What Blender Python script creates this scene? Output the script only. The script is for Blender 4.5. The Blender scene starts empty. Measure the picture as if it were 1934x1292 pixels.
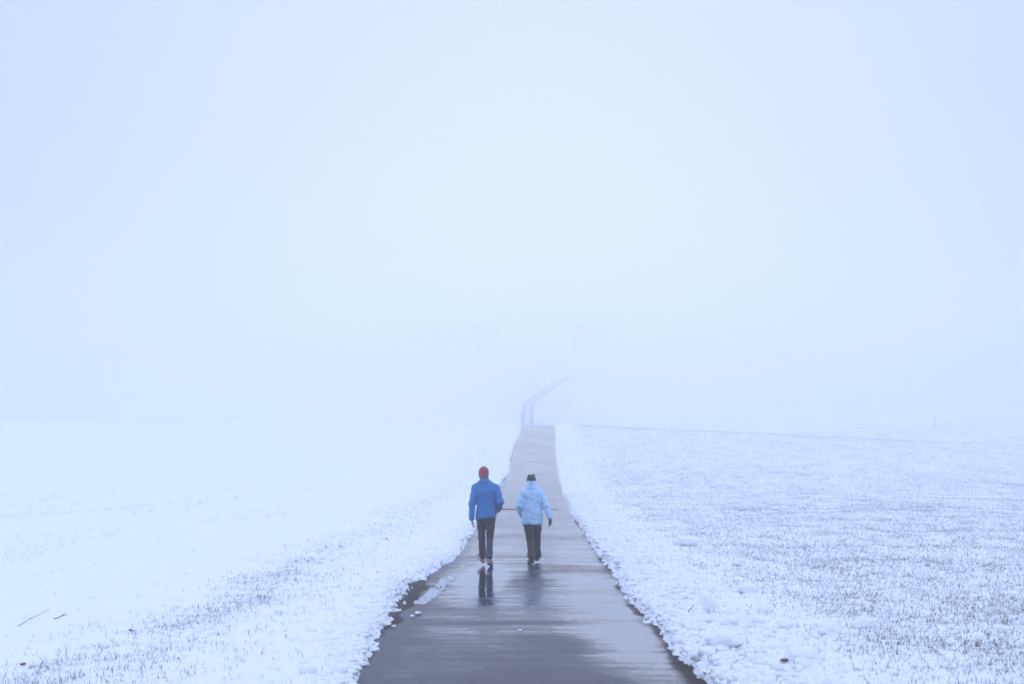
import bpy, math, random
import numpy as np

rng = np.random.default_rng(7)
random.seed(7)
scene = bpy.context.scene
col = scene.collection
R = math.radians

# ---------------------------------------------------------------- camera
CZ = 1.95
cd = bpy.data.cameras.new('camera')
cam = bpy.data.objects.new('camera', cd); col.objects.link(cam)
cam.location = (0, 0, CZ)
cam.rotation_euler = (R(90) + math.atan(114 / 2686), 0, 0)
cd.sensor_width = 36; cd.lens = 50
cd.clip_start = .1; cd.clip_end = 6000
cd.dof.use_dof = True; cd.dof.focus_distance = 26.3; cd.dof.aperture_fstop = 3.2
scene.camera = cam

# ---------------------------------------------------------------- sky and sun (sun hidden low in the fog ahead)
SUN_EL, SUN_AZ = R(2.5), R(1.5)
w = bpy.data.worlds.new('World'); scene.world = w; w.use_nodes = True
nt = w.node_tree; nt.nodes.clear()
out = nt.nodes.new('ShaderNodeOutputWorld'); bg = nt.nodes.new('ShaderNodeBackground')
sky = nt.nodes.new('ShaderNodeTexSky'); sky.sky_type = 'NISHITA'; sky.sun_disc = False
sky.sun_elevation = SUN_EL; sky.sun_rotation = SUN_AZ
sky.air_density = 1.2; sky.dust_density = 1.5; sky.ozone_density = 2.5
mix = nt.nodes.new('ShaderNodeMix'); mix.data_type = 'RGBA'
mix.inputs['Factor'].default_value = .97
# closed overcast, cold, a little brighter overhead and where the sun stands veiled behind the fog
geo = nt.nodes.new('ShaderNodeTexCoord'); sep = nt.nodes.new('ShaderNodeSeparateXYZ'); nt.links.new(geo.outputs['Generated'], sep.inputs[0])
dot = nt.nodes.new('ShaderNodeVectorMath'); dot.operation = 'DOT_PRODUCT'; nt.links.new(geo.outputs['Generated'], dot.inputs[0])
dot.inputs[1].default_value = (math.sin(SUN_AZ) * math.cos(SUN_EL), math.cos(SUN_AZ) * math.cos(SUN_EL), math.sin(SUN_EL))
def wm(op, a, b):
    x = nt.nodes.new('ShaderNodeMath'); x.operation = op
    for i, v in enumerate((a, b)):
        if isinstance(v, (int, float)): x.inputs[i].default_value = v
        else: nt.links.new(v, x.inputs[i])
    return x.outputs[0]
veil = wm('POWER', 2.718, wm('MULTIPLY', wm('SUBTRACT', dot.outputs['Value'], 1.0), 11.0))   # about 25 degrees wide
over = wm('ADD', wm('MULTIPLY', wm('MAXIMUM', sep.outputs['Z'], 0.0), 2.0), 1.0)
vc = nt.nodes.new('ShaderNodeVectorMath'); vc.operation = 'SCALE'; vc.inputs[0].default_value = (.9, .75, .3); nt.links.new(veil, vc.inputs['Scale'])
oc_ = nt.nodes.new('ShaderNodeVectorMath'); oc_.operation = 'SCALE'; oc_.inputs[0].default_value = (3.4, 4.15, 6.1); nt.links.new(over, oc_.inputs['Scale'])
ad = nt.nodes.new('ShaderNodeVectorMath'); ad.operation = 'ADD'; nt.links.new(vc.outputs[0], ad.inputs[0]); nt.links.new(oc_.outputs[0], ad.inputs[1])
nt.links.new(ad.outputs[0], mix.inputs['B'])
nt.links.new(sky.outputs[0], mix.inputs['A'])
nt.links.new(mix.outputs['Result'], bg.inputs['Color'])
bg.inputs['Strength'].default_value = .1
nt.links.new(bg.outputs[0], out.inputs[0])

sl = bpy.data.lights.new('sun', 'SUN'); sl.energy = .5; sl.angle = R(30); sl.color = (1, .97, .94)
sun = bpy.data.objects.new('sun', sl); col.objects.link(sun)
sun.rotation_euler = (-(R(90) - SUN_EL), 0, -SUN_AZ)       # light comes from ahead (+Y), low
sun.location = (0, 300, 80)

vs = scene.view_settings
vs.view_transform = 'Standard'; vs.look = 'None'; vs.gamma = 1; vs.use_curve_mapping = False
vs.exposure = 0.0
cy = scene.cycles
cy.max_bounces = 12; cy.volume_bounces = 8; cy.diffuse_bounces = 3; cy.glossy_bounces = 3
cy.use_denoising = True
cy.pixel_filter_type = 'BLACKMAN_HARRIS'; cy.filter_width = 1.6
cy.sample_clamp_indirect = 6

# ---------------------------------------------------------------- helpers
def tag(o, label=None, cat=None, group=None, kind=None):
    if label: o['label'] = label
    if cat: o['category'] = cat
    if group: o['group'] = group
    if kind: o['kind'] = kind
    return o

def link(name, me, mat=None, parent=None):
    o = bpy.data.objects.new(name, me); col.objects.link(o)
    if mat and not me.materials: me.materials.append(mat)
    if parent: o.parent = parent
    return o

def raw_mesh(name, V, faces_flat, n, smooth=True):
    """V (k,3); faces_flat: flat index array of n-gons with n corners."""
    V = np.asarray(V, np.float32); Fc = np.asarray(faces_flat, np.int32).ravel()
    me = bpy.data.meshes.new(name)
    me.vertices.add(len(V)); me.vertices.foreach_set('co', V.ravel())
    me.loops.add(len(Fc)); me.loops.foreach_set('vertex_index', Fc)
    k = len(Fc) // n
    me.polygons.add(k)
    me.polygons.foreach_set('loop_start', np.arange(k, dtype=np.int32) * n)
    me.update(calc_edges=True)
    me.polygons.foreach_set('use_smooth', np.full(k, smooth, dtype=bool))
    return me

def grid_faces(nr, nc):
    i = np.arange(nr * nc).reshape(nr, nc)
    return np.stack([i[:-1, :-1], i[:-1, 1:], i[1:, 1:], i[1:, :-1]], -1).reshape(-1)

def fattr(me, name, vals):
    a = me.attributes.new(name, 'FLOAT', 'POINT'); a.data.foreach_set('value', np.asarray(vals, np.float32).ravel())

def hsh(ix, iy, iz, seed):
    h = (ix.astype(np.int64) * 374761393 + iy.astype(np.int64) * 668265263 + iz.astype(np.int64) * 2147483647 + seed * 1274126177) & 0xFFFFFFFF
    h = ((h ^ (h >> 13)) * 1274126177) & 0xFFFFFFFF
    h = ((h ^ (h >> 16)) * 2246822519) & 0xFFFFFFFF
    return ((h ^ (h >> 15)) & 0xFFFFFF) / float(0xFFFFFF)

def vn2(x, y, seed=0):
    ix = np.floor(x); iy = np.floor(y); fx = x - ix; fy = y - iy
    fx = fx * fx * fx * (fx * (fx * 6 - 15) + 10); fy = fy * fy * fy * (fy * (fy * 6 - 15) + 10)
    z = np.zeros_like(ix)
    a = hsh(ix, iy, z, seed); b = hsh(ix + 1, iy, z, seed); c = hsh(ix, iy + 1, z, seed); d = hsh(ix + 1, iy + 1, z, seed)
    return ((a * (1 - fx) + b * fx) * (1 - fy) + (c * (1 - fx) + d * fx) * fy) * 2 - 1

def fbm2(x, y, seed=0, octs=3, gain=.5):
    v = 0; a = 1; c, s = .8, .6
    for k in range(octs):
        v = v + a * vn2(x, y, seed + k); a *= gain
        x, y = (x * c - y * s) * 2.03 + 3.7, (x * s + y * c) * 2.03 + 1.3
    return v

def vn3(x, y, z, seed=0):
    ix = np.floor(x); iy = np.floor(y); iz = np.floor(z); f = [x - ix, y - iy, z - iz]
    f = [t * t * (3 - 2 * t) for t in f]
    r = 0
    for dx in (0, 1):
        for dy in (0, 1):
            for dz in (0, 1):
                r = r + hsh(ix + dx, iy + dy, iz + dz, seed) * (f[0] if dx else 1 - f[0]) * (f[1] if dy else 1 - f[1]) * (f[2] if dz else 1 - f[2])
    return r * 2 - 1

def herm(px, py):
    px = np.array(px, float); py = np.array(py, float)
    h = np.diff(px); dl = np.diff(py) / h
    m = np.zeros_like(px); m[1:-1] = (dl[:-1] * h[1:] + dl[1:] * h[:-1]) / (h[1:] + h[:-1]); m[0] = dl[0]; m[-1] = dl[-1]
    def f(x):
        x = np.asarray(x, float); i = np.clip(np.searchsorted(px, x) - 1, 0, len(px) - 2)
        t = (np.clip(x, px[0], px[-1]) - px[i]) / h[i]; t2 = t * t; t3 = t2 * t
        return (2 * t3 - 3 * t2 + 1) * py[i] + (t3 - 2 * t2 + t) * h[i] * m[i] + (-2 * t3 + 3 * t2) * py[i + 1] + (t3 - t2) * h[i] * m[i + 1]
    return f

def sst(a, b, x):
    t = np.clip((np.asarray(x, float) - a) / (b - a), 0, 1); return t * t * (3 - 2 * t)

# ---------------------------------------------------------------- materials
def new_mat(name):
    m = bpy.data.materials.new(name); m.use_nodes = True
    n = m.node_tree; n.nodes.clear()
    o = n.nodes.new('ShaderNodeOutputMaterial'); b = n.nodes.new('ShaderNodeBsdfPrincipled')
    n.links.new(b.outputs[0], o.inputs[0])
    return m, n, b

def nd(n, t, **kw):
    x = n.nodes.new(t)
    for k, v in kw.items():
        if k in x.inputs.keys(): x.inputs[k].default_value = v
        else: setattr(x, k, v)
    return x

def mathn(n, op, a, b=None, clamp=False):
    x = n.nodes.new('ShaderNodeMath'); x.operation = op; x.use_clamp = clamp
    for i, v in enumerate((a, b)):
        if v is None: continue
        if isinstance(v, (int, float)): x.inputs[i].default_value = v
        else: n.links.new(v, x.inputs[i])
    return x.outputs[0]

def mixc(n, f, a, b):
    x = n.nodes.new('ShaderNodeMix'); x.data_type = 'RGBA'
    for k, v in (('Factor', f), ('A', a), ('B', b)):
        if isinstance(v, (int, float)): x.inputs[k].default_value = v
        elif isinstance(v, tuple): x.inputs[k].default_value = v if len(v) == 4 else v + (1,)
        else: n.links.new(v, x.inputs[k])
    return x.outputs['Result']

def ramp(n, src, p0, p1):
    x = n.nodes.new('ShaderNodeMapRange'); x.interpolation_type = 'SMOOTHSTEP'
    x.inputs['From Min'].default_value = p0; x.inputs['From Max'].default_value = p1
    n.links.new(src, x.inputs['Value']); return x.outputs[0]

def noise(n, scale, detail=3, rough=.55, vec=None):
    x = nd(n, 'ShaderNodeTexNoise', Scale=scale, Detail=detail, Roughness=rough)
    if vec: n.links.new(vec, x.inputs['Vector'])
    return x.outputs['Fac']

def obj_coords(n):
    return n.nodes.new('ShaderNodeTexCoord').outputs['Object']

def bump(n, b, h, strength, dist):
    x = nd(n, 'ShaderNodeBump', Strength=strength, Distance=dist)
    n.links.new(h, x.inputs['Height']); n.links.new(x.outputs[0], b.inputs['Normal'])

# snow: white, grainy; 'grassy' is how much flattened turf shows between the flakes
M_snow, n, b = new_mat('snow')
oc = obj_coords(n)
ga = nd(n, 'ShaderNodeAttribute', attribute_name='grassy').outputs['Fac']
n1 = noise(n, 16, 4, .65, oc); n2 = noise(n, 1.1, 3, .6, oc); n3 = noise(n, 55, 2, .6, oc)
turf = ramp(n, mathn(n, 'ADD', mathn(n, 'ADD', n1, mathn(n, 'MULTIPLY', mathn(n, 'SUBTRACT', n2, .5), .35)),
                     mathn(n, 'MULTIPLY', mathn(n, 'SUBTRACT', ga, .5), .34)), .56, .70)
turf = mathn(n, 'MULTIPLY', turf, mathn(n, 'MULTIPLY', ga, .62, True), True)
snowc = mixc(n, n2, (.90, .915, .93), (.95, .955, .96))
turfc = mixc(n, n3, (.10, .12, .085), (.22, .21, .16))
n.links.new(mixc(n, turf, snowc, turfc), b.inputs['Base Color'])
b.inputs['Roughness'].default_value = .75; b.inputs['Specular IOR Level'].default_value = .25
bump(n, b, mathn(n, 'ADD', n3, mathn(n, 'MULTIPLY', n1, 1.5)), .55, .012)

M_clod, n, b = new_mat('packed_snow')
oc = obj_coords(n); a1 = noise(n, 40, 4, .6, oc)
n.links.new(mixc(n, a1, (.90, .915, .93), (.95, .955, .96)), b.inputs['Base Color'])
b.inputs['Roughness'].default_value = .7
b.inputs['Subsurface Weight'].default_value = 0
bump(n, b, a1, .6, .01)

M_slush, n, b = new_mat('grey_slush')
oc = obj_coords(n); a1 = noise(n, 30, 4, .6, oc)
n.links.new(mixc(n, a1, (.45, .47, .52), (.72, .74, .78)), b.inputs['Base Color'])
b.inputs['Roughness'].default_value = .4
bump(n, b, a1, .6, .01)

M_soil, n, b = new_mat('wet_soil')
oc = obj_coords(n); a1 = noise(n, 9, 5, .65, oc); a2 = noise(n, 60, 3, .6, oc)
n.links.new(mixc(n, a1, (.045, .028, .020), (.10, .066, .045)), b.inputs['Base Color'])
b.inputs['Roughness'].default_value = .8
bump(n, b, mathn(n, 'ADD', a1, a2), .8, .03)

# wet asphalt: attributes 'wet' (water film), 'dirt' (soil washed on the margins), 'dust' (snow left between far wheel tracks)
M_road, n, b = new_mat('wet_asphalt')
oc = obj_coords(n)
wet = nd(n, 'ShaderNodeAttribute', attribute_name='wet').outputs['Fac']
dirt = nd(n, 'ShaderNodeAttribute', attribute_name='dirt').outputs['Fac']
dust = nd(n, 'ShaderNodeAttribute', attribute_name='dust').outputs['Fac']
g1 = noise(n, 140, 3, .7, oc); g2 = noise(n, 6, 5, .6, oc); g3 = noise(n, 28, 3, .6, oc)
wv = ramp(n, mathn(n, 'ADD', wet, mathn(n, 'MULTIPLY', mathn(n, 'SUBTRACT', g2, .5), .6)), .05, .95)
asp = mixc(n, g1, (.014, .012, .024), (.050, .043, .068))
dm = ramp(n, mathn(n, 'ADD', dirt, mathn(n, 'MULTIPLY', mathn(n, 'SUBTRACT', g3, .5), .8)), .35, .75)
asp = mixc(n, wv, (.040, .031, .050), asp)
colr = mixc(n, dm, asp, (.060, .036, .026))
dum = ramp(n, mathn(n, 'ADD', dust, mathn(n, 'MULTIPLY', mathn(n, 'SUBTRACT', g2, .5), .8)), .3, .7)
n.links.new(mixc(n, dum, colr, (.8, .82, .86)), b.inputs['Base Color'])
r0 = nd(n, 'ShaderNodeMapRange'); n.links.new(wv, r0.inputs['Value'])
r0.inputs['To Min'].default_value = .46; r0.inputs['To Max'].default_value = .07
rr = mathn(n, 'ADD', r0.outputs[0], mathn(n, 'MULTIPLY', dm, .45), True)
n.links.new(mathn(n, 'ADD', rr, mathn(n, 'MULTIPLY', dum, .6), True), b.inputs['Roughness'])
b.inputs['IOR'].default_value = 1.33
bp = nd(n, 'ShaderNodeBump', Distance=.006)
n.links.new(mathn(n, 'ADD', g1, mathn(n, 'MULTIPLY', g3, .6)), bp.inputs['Height'])
st = nd(n, 'ShaderNodeMapRange'); n.links.new(wv, st.inputs['Value'])
st.inputs['To Min'].default_value = .45; st.inputs['To Max'].default_value = .012
n.links.new(st.outputs[0], bp.inputs['Strength']); n.links.new(bp.outputs[0], b.inputs['Normal'])

def grass_mat(name, c0, c1, c2):
    m, n, b = new_mat(name)
    v = nd(n, 'ShaderNodeAttribute', attribute_name='tint').outputs['Fac']
    x = n.nodes.new('ShaderNodeValToRGB'); n.links.new(v, x.inputs[0])
    x.color_ramp.elements[0].color = c0 + (1,); x.color_ramp.elements[1].color = c2 + (1,)
    e = x.color_ramp.elements.new(.55); e.color = c1 + (1,)
    e = x.color_ramp.elements.new(.82); e.color = c1 + (1,)
    n.links.new(x.outputs[0], b.inputs['Base Color'])
    b.inputs['Roughness'].default_value = .6
    return m
M_grass = grass_mat('winter_grass', (.055, .085, .070), (.125, .155, .115), (.15, .10, .055))

def cloth(name, c0, c1, scale=60, rough=.75, bs=.25, sheen=.15):
    m, n, b = new_mat(name)
    oc = obj_coords(n); a1 = noise(n, scale, 3, .6, oc); a2 = noise(n, 7, 3, .5, oc)
    n.links.new(mixc(n, a2, c0, c1), b.inputs['Base Color'])
    b.inputs['Roughness'].default_value = rough; b.inputs['Sheen Weight'].default_value = sheen
    bump(n, b, mathn(n, 'ADD', mathn(n, 'MULTIPLY', a1, .3), a2), bs, .012)
    return m
M_blue = cloth('royal_blue_shell', (.004, .140, .43), (.008, .185, .50), rough=.55)
M_bluedark = cloth('dark_blue_seam', (.010, .05, .16), (.014, .06, .2), rough=.7)  # seam cloth, a darker blue than the jacket shell
M_light = cloth('pale_blue_shell', (.46, .69, .92), (.52, .75, .95), rough=.6)
M_lightseam = cloth('pale_blue_trim', (.22, .48, .80), (.26, .53, .84), rough=.7)
M_black = cloth('black_trousers', (.046, .014, .010), (.056, .020, .014))
M_navy = cloth('dark_jeans', (.034, .018, .018), (.046, .028, .030))
M_redhat = cloth('raspberry_knit', (.34, .028, .075), (.41, .040, .095), scale=120, bs=.5)
M_dkhat = cloth('black_knit', (.016, .012, .016), (.026, .018, .022), scale=120, bs=.5)
M_glove = cloth('dark_glove', (.018, .013, .016), (.028, .02, .024))
M_shoered = cloth('red_mesh_shoe', (.42, .05, .03), (.55, .09, .05))
M_shoewhite = cloth('white_shoe_sole', (.6, .6, .62), (.72, .72, .74), rough=.5)
M_rubber = cloth('black_rubber', (.015, .014, .015), (.025, .023, .024), rough=.6)
M_boot = cloth('black_leather', (.018, .015, .016), (.028, .022, .024), rough=.45)
M_skin, n, b = new_mat('skin')
oc = obj_coords(n); a1 = noise(n, 30, 3, .5, oc)
n.links.new(mixc(n, a1, (.45, .24, .19), (.55, .31, .25)), b.inputs['Base Color'])
b.inputs['Roughness'].default_value = .5; b.inputs['Subsurface Weight'].default_value = 0
M_hair = cloth('dark_hair', (.03, .02, .015), (.05, .035, .025))
M_eye, n, b = new_mat('eye'); b.inputs['Base Color'].default_value = (.7, .7, .7, 1); b.inputs['Roughness'].default_value = .2
M_lips = cloth('lips', (.4, .14, .13), (.45, .16, .15))
M_bark = cloth('bark', (.12, .11, .11), (.19, .18, .18), scale=30, bs=.8, sheen=0)
M_leaf = cloth('dead_leaf_brown', (.10, .045, .02), (.19, .085, .035), scale=40, sheen=0)
M_wood = cloth('weathered_wood', (.10, .08, .07), (.16, .135, .12), scale=30, sheen=0)
M_drain = cloth('drain_debris', (.05, .036, .03), (.10, .075, .06), scale=30, bs=.8, sheen=0)

# ---------------------------------------------------------------- terrain
ZC = herm([-40, 0, 12.3, 25.8, 45, 60, 75, 88, 100, 112, 122, 128, 135, 150, 180, 220, 260, 300, 340, 380, 420, 480, 560, 700, 1000],
          [z + CZ for z in [-.35, -1.95, -2.44, -2.98, -3.62, -4.02, -4.15, -3.85, -3.3, -2.62, -2.2, -2.1, -2.25, -2.9, -4.7, -6.4, -7, -6.2, -2.5, 2.2, 7.5, 14, 20, 24, 26]])
XC = herm([-40, 12.3, 25.8, 60, 86, 124, 180, 240, 305, 340, 362, 380, 398, 420, 440, 470, 520, 600, 1000],
          [-.4, .13, .26, .78, 1.35, 2.26, 3.1, 3.4, 3.5, 3.7, 4.7, 7.8, 11.5, 17, 25, 40, 65, 105, 300])
def terrain(X, d):
    X = np.asarray(X, float); d = np.asarray(d, float); s = X - XC(d)
    z = ZC(d)
    r = np.clip(s - 2.5, 0, None); l = np.clip(-s - 2.5, 0, None)
    z = z - .045 * np.minimum(r, 70) * sst(55, 128, d) * (1 - sst(150, 210, d))
    z = z + .008 * np.minimum(l, 80) * sst(40, 128, d)
    z = z + 5.5 * np.exp(-((X - 85) / 45) ** 2 - ((d - 250) / 45) ** 2)
    z = z + (.10 * vn2(X * .06, d * .05, 301) + .05 * vn2(X * .19, d * .15, 302) + .02 * vn2(X * .6, d * .5, 303)) * sst(3, 12, np.abs(s)) * (1 - sst(200, 300, d))
    return z

# where the snow ends beside the road (offset from the centre line by distance)
LD = [-40, 6, 12.5, 14.0, 14.7, 15.3, 16.0, 16.7, 18.0, 19.0, 20.1, 21.2, 22.7, 23.4, 24.6, 26.5, 28.8, 35.0, 38.5, 55.8, 70.5, 76.8, 81.4, 87.6, 92.9, 101.3, 106.5, 113.8, 122.6, 300, 1000]
LS = [1.5, 1.5, 1.51, 1.58, 1.60, 1.68, 1.69, 1.71, 1.75, 1.74, 1.85, 1.89, 1.87, 1.75, 1.66, 1.53, 1.38, 1.46, 1.43, 1.55, 1.70, 1.66, 1.42, 1.52, 1.64, 1.60, 1.55, 1.38, 1.46, 1.4, 1.4]
RD = [-40, 6, 12.6, 12.9, 13.4, 14.0, 14.7, 15.7, 16.6, 17.1, 18.6, 20.4, 22.9, 25.8, 27.4, 30.4, 33.6, 36.8, 41.7, 47.5, 57.7, 67.6, 78.1, 85.1, 92.5, 101.3, 122.6, 300, 1000]
RS = [1.55, 1.55, 1.58, 1.52, 1.58, 1.50, 1.49, 1.52, 1.54, 1.48, 1.47, 1.42, 1.50, 1.54, 1.47, 1.49, 1.47, 1.51, 1.49, 1.43, 1.44, 1.45, 1.38, 1.39, 1.35, 1.36, 1.45, 1.4, 1.4]
def edge(side, d):
    return np.interp(d, LD, LS) if side < 0 else np.interp(d, RD, RS)

def fieldgrass(side, s, X, d):
    """0..1 how thickly grass stands through the snow"""
    a = np.abs(s)
    if side > 0:
        g = sst(2.5, 4.3, a + .5 * vn2(X * 1.3, d * 1.3, 31)) * .70
        g = g * np.clip(.78 + .15 * fbm2(X * .5, d * .15, 41, 3) + .35 * vn2(X * 2.6, d * .9, 43), .2, 1.5) + .05
        g = g * (1 - .1 * sst(88, 122, d) * (1 - sst(135, 150, d)))
        return np.clip(g, 0, 1)
    band = np.exp(-((a - (4.05 + .35 * vn2(X * 0 + 3, d * .21, 5))) / (.50 + .006 * d)) ** 2)
    band = band * (1 - .45 * sst(20, 40, d)) * np.clip(.55 + .8 * fbm2(X * 1.6, d * .8, 11, 3), .06, .8)
    inner = .12 * sst(2.2, 3.2, a) * (1 - sst(4, 4.6, a))
    g = band * .7 + inner + .012 + .1 * sst(.25, .8, vn2(X * .5, d * .12, 17)) * sst(4.5, 7, a)
    tr = np.exp(-((X + 18.2 + .10 * (d - 51)) / .35) ** 2) + np.exp(-((X + 15.5 - .25 * (d - 43)) / .4) ** 2)
    g = g + tr * .4 * sst(35, 42, d) * (1 - sst(62, 90, d))
    return np.clip(g, 0, 1)

def snow_thick(side, s, X, d):
    e = np.abs(s) - edge(side, d)
    rag = .05 * vn2(X * 7, d * 3.5, 3 + side) + .055 * vn2(X * 17, d * 12, 9 + side) + .03 * vn2(X * 40, d * 30, 19)
    if side < 0:
        rag = rag * (1 + 1.2 * np.exp(-((d - 20.8) / 2.2) ** 2))
    e = e + rag
    depth = .075 if side < 0 else .10
    t = np.where(e < 0, np.maximum(e * .9, -.3), depth * (1 - np.exp(-np.clip(e, 0, None) / .06)))
    far = np.clip(e, 0, None)
    fade = sst(.0, .12, far) * np.exp(-np.maximum(d - 20, 0) / 60)
    if side > 0:
        lump = np.abs(vn2(X * 4.2, d * 4.0, 51)) * .055 + np.abs(vn2(X * 9, d * 8.6, 52)) * .045 + np.abs(vn2(X * 19, d * 18, 53)) * .028
        near_road = 1 - .6 * sst(.8, 2.4, far)
        t = t + (lump - .035) * near_road * fade + .02 * vn2(X * .7, d * .7, 54)* sst(.2, 1, far)
        t = t - .045 * sst(.9, 2.4, far)
    else:
        lump = np.abs(vn2(X * 9, d * 6, 61)) * .022 + np.abs(vn2(X * 20, d * 14, 62)) * .016
        t = t + (lump - .01) * fade * (1 - .75 * sst(.5, 1.5, far)) + .015 * vn2(X * .6, d * .5, 63) * sst(.3, 1.2, far)
        g = np.exp(-((np.abs(s) - 4.05) / .6) ** 2)
        t = t + g * .018 * vn2(X * 5, d * 4, 64) * fade
        tr = np.exp(-((X + 18.2 + .10 * (d - 51)) / .3) ** 2) + np.exp(-((X + 15.5 - .25 * (d - 43)) / .35) ** 2)
        t = t - tr * .05 * sst(35, 42, d) * (1 - sst(62, 90, d))
    return t

# rows of distance: fine near, coarse far
rows = [-30, -20, -10, 0, 4, 7]
d = 9.0
while d < 135: rows.append(d); d *= 1.0042
while d < 900: rows.append(d); d *= 1.02
rows = np.array(rows)
# columns of offset from the road edge outward
def cols(first, start, ratio, n_fine, maxo):
    c = [first]; st_ = start
    for k in range(n_fine): c.append(c[-1] + st_)
    while c[-1] < maxo: st_ *= ratio; c.append(c[-1] + st_)
    return np.array(c)
CS = cols(1.05, .021, 1.032, 62, 800)
for side in (-1, 1):
    S, D = np.meshgrid(CS * side, rows)
    X = S + XC(D)
    Z = terrain(X, D) + .012 + snow_thick(side, S, X, D)
    ff = grid_faces(len(rows), len(CS)).reshape(-1, 4)
    if side < 0: ff = ff[:, ::-1]
    me = raw_mesh('snow_field', np.stack([X, D, Z], -1).reshape(-1, 3), ff, 4)
    fattr(me, 'grassy', fieldgrass(side, S, X, D))
    o = link('snow_field', me, M_snow)
    tag(o, 'smooth white snow field left of the wet road' if side < 0 else 'patchy snow field full of grass right of the wet road', kind='structure')

# the ground under the snow: one sheet to the horizon
gr_rows = rows[::3] if rows[-1] in rows[::3] else np.append(rows[::3], rows[-1])
gc = cols(1.2, .07, 1.12, 10, 805)
gc = np.concatenate([-gc[::-1], np.linspace(-1.1, 1.1, 5), gc])
S, D = np.meshgrid(gc, gr_rows); X = S + XC(D)
Z = terrain(X, D) - .03 - .02 * (np.abs(S) < 1.5) - .12 * sst(2.5, 6, np.abs(S)) - .3 * sst(130, 200, D)
Z = Z + (.035 + .02 * vn2(X * 6, D * 6, 71)) * np.exp(-((S + 1.78) / .12) ** 2) * (D < 60)
tag(link('ground', raw_mesh('ground', np.stack([X, D, Z], -1).reshape(-1, 3), grid_faces(len(gr_rows), len(gc)), 4), M_soil), kind='structure')

# the road
rd = [-30, -15, 0, 5]; d = 9.0
while d < 60: rd.append(d); d += .06 + .0012 * (d - 9)
while d < 135: rd.append(d); d *= 1.01
while d < 700: rd.append(d); d *= 1.015
rd = np.array(rd); rc = np.linspace(-1.72, 1.72, 70)
S, D = np.meshgrid(rc, rd); X = S + XC(D)
ragged = .05 * vn2(D * 2.2, S * 0 + 4, 81) + .03 * vn2(D * 6, S * 0 + 9, 82)
S2 = S * (1 + ragged * np.abs(S / 1.72) ** 6 / 1.72)
X = S2 + XC(D)
Z = terrain(X, D) + .012 - .010 * (S / 1.5) ** 2 - .03 * sst(1.58, 1.72, np.abs(S)) + (.004 * vn2(X * 1.1, D * .6, 83) + .0018 * vn2(X * .9, D * 2.6, 84)) * (1 - .85 * sst(18, 38, D))
def blob(cx, cd_, rx, rdd, sh=1):
    return np.exp(-(((S - cx) / rx) ** 2 + ((D - cd_) / rdd) ** 2) ** sh)
calm = .8 - .7 * sst(20, 40, D)
wet = .55 + .20 * (1 - .75 * sst(24, 45, D)) * fbm2(X * .7, D * .40, 85, 3) + calm * (.22 * vn2(X * .7, D * 3.1, 86) + .18 * vn2(X * .5, D * 7.3, 88) + .12 * vn2(X * 1.5, D * 12, 89))
wet = wet - .16 * sst(20.6, 18.4, D + 1.5 * vn2(X * 1.3, D * .4, 90)) * sst(1.5, .2, S) - .35 * sst(130, 170, D)
wet = wet + .42 * blob(-.68, 23.2, .42, 3.2, 3) + .30 * blob(1.0, 15.5, .55, 6) - .22 * blob(.15, 23.6, .5, 2.5)
wet = wet - .55 * blob(.35, 14.9, .45, 1.0) - .55 * blob(.25, 12.4, .55, 1.1) - .28 * blob(-.45, 14.6, .6, .8) - .40 * blob(-.1, 17.1, 1.0, .25) - .25 * blob(-.3, 18.6, .9, .5)
wet = wet - .35 * sst(1.15, 1.6, -S) * (1 - sst(30, 45, D)) - .40 * sst(1.28, 1.5, S) * (1 - sst(20, 40, D))
dirt = np.where(S < 0, sst(1.42, 1.68, -S + .10 * vn2(X * 2, D * 1.1, 87)), sst(1.30, 1.58, S + .10 * vn2(X * 2, D * 1.1, 87)))
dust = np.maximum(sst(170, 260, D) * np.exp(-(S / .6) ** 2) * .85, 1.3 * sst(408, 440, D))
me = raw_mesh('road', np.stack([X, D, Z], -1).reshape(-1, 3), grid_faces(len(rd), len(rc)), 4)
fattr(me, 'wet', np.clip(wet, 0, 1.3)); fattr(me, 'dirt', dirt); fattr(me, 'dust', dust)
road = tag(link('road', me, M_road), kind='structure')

# debris-filled drain channel across the road
nn = 120; s_ = np.linspace(-1.3, 1.0, nn); V = []
for k, q in enumerate(np.linspace(-1, 1, 7)):
    dd = 50.3 + q * (.10 + .05 * vn2(s_ * 3, s_ * 0, 91)) + .05 * vn2(s_ * 1.7, s_ * 0 + 2, 92)
    xx = s_ + XC(dd)
    V.append(np.stack([xx, dd, terrain(xx, dd) + .010 + (1 - q * q) * (.02 + .025 * np.abs(vn2(s_ * 9, s_ * 0 + q, 93))) * (.5 + .5 * sst(.3, -.3, s_))], -1))
link('drain_channel', raw_mesh('drain_channel', np.array(V).reshape(-1, 3), grid_faces(7, nn), 4), M_drain, road)

def ground_z(x, y):
    """height of whatever shows at x, y (snow or road)"""
    x = np.asarray(x, float); y = np.asarray(y, float); s = x - XC(y)
    z = terrain(x, y) + .012
    t = np.where(s < 0, snow_thick(-1, s, x, y), snow_thick(1, s, x, y))
    return np.where(np.abs(s) > 1.2, z + np.maximum(t, 0), z)

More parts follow.
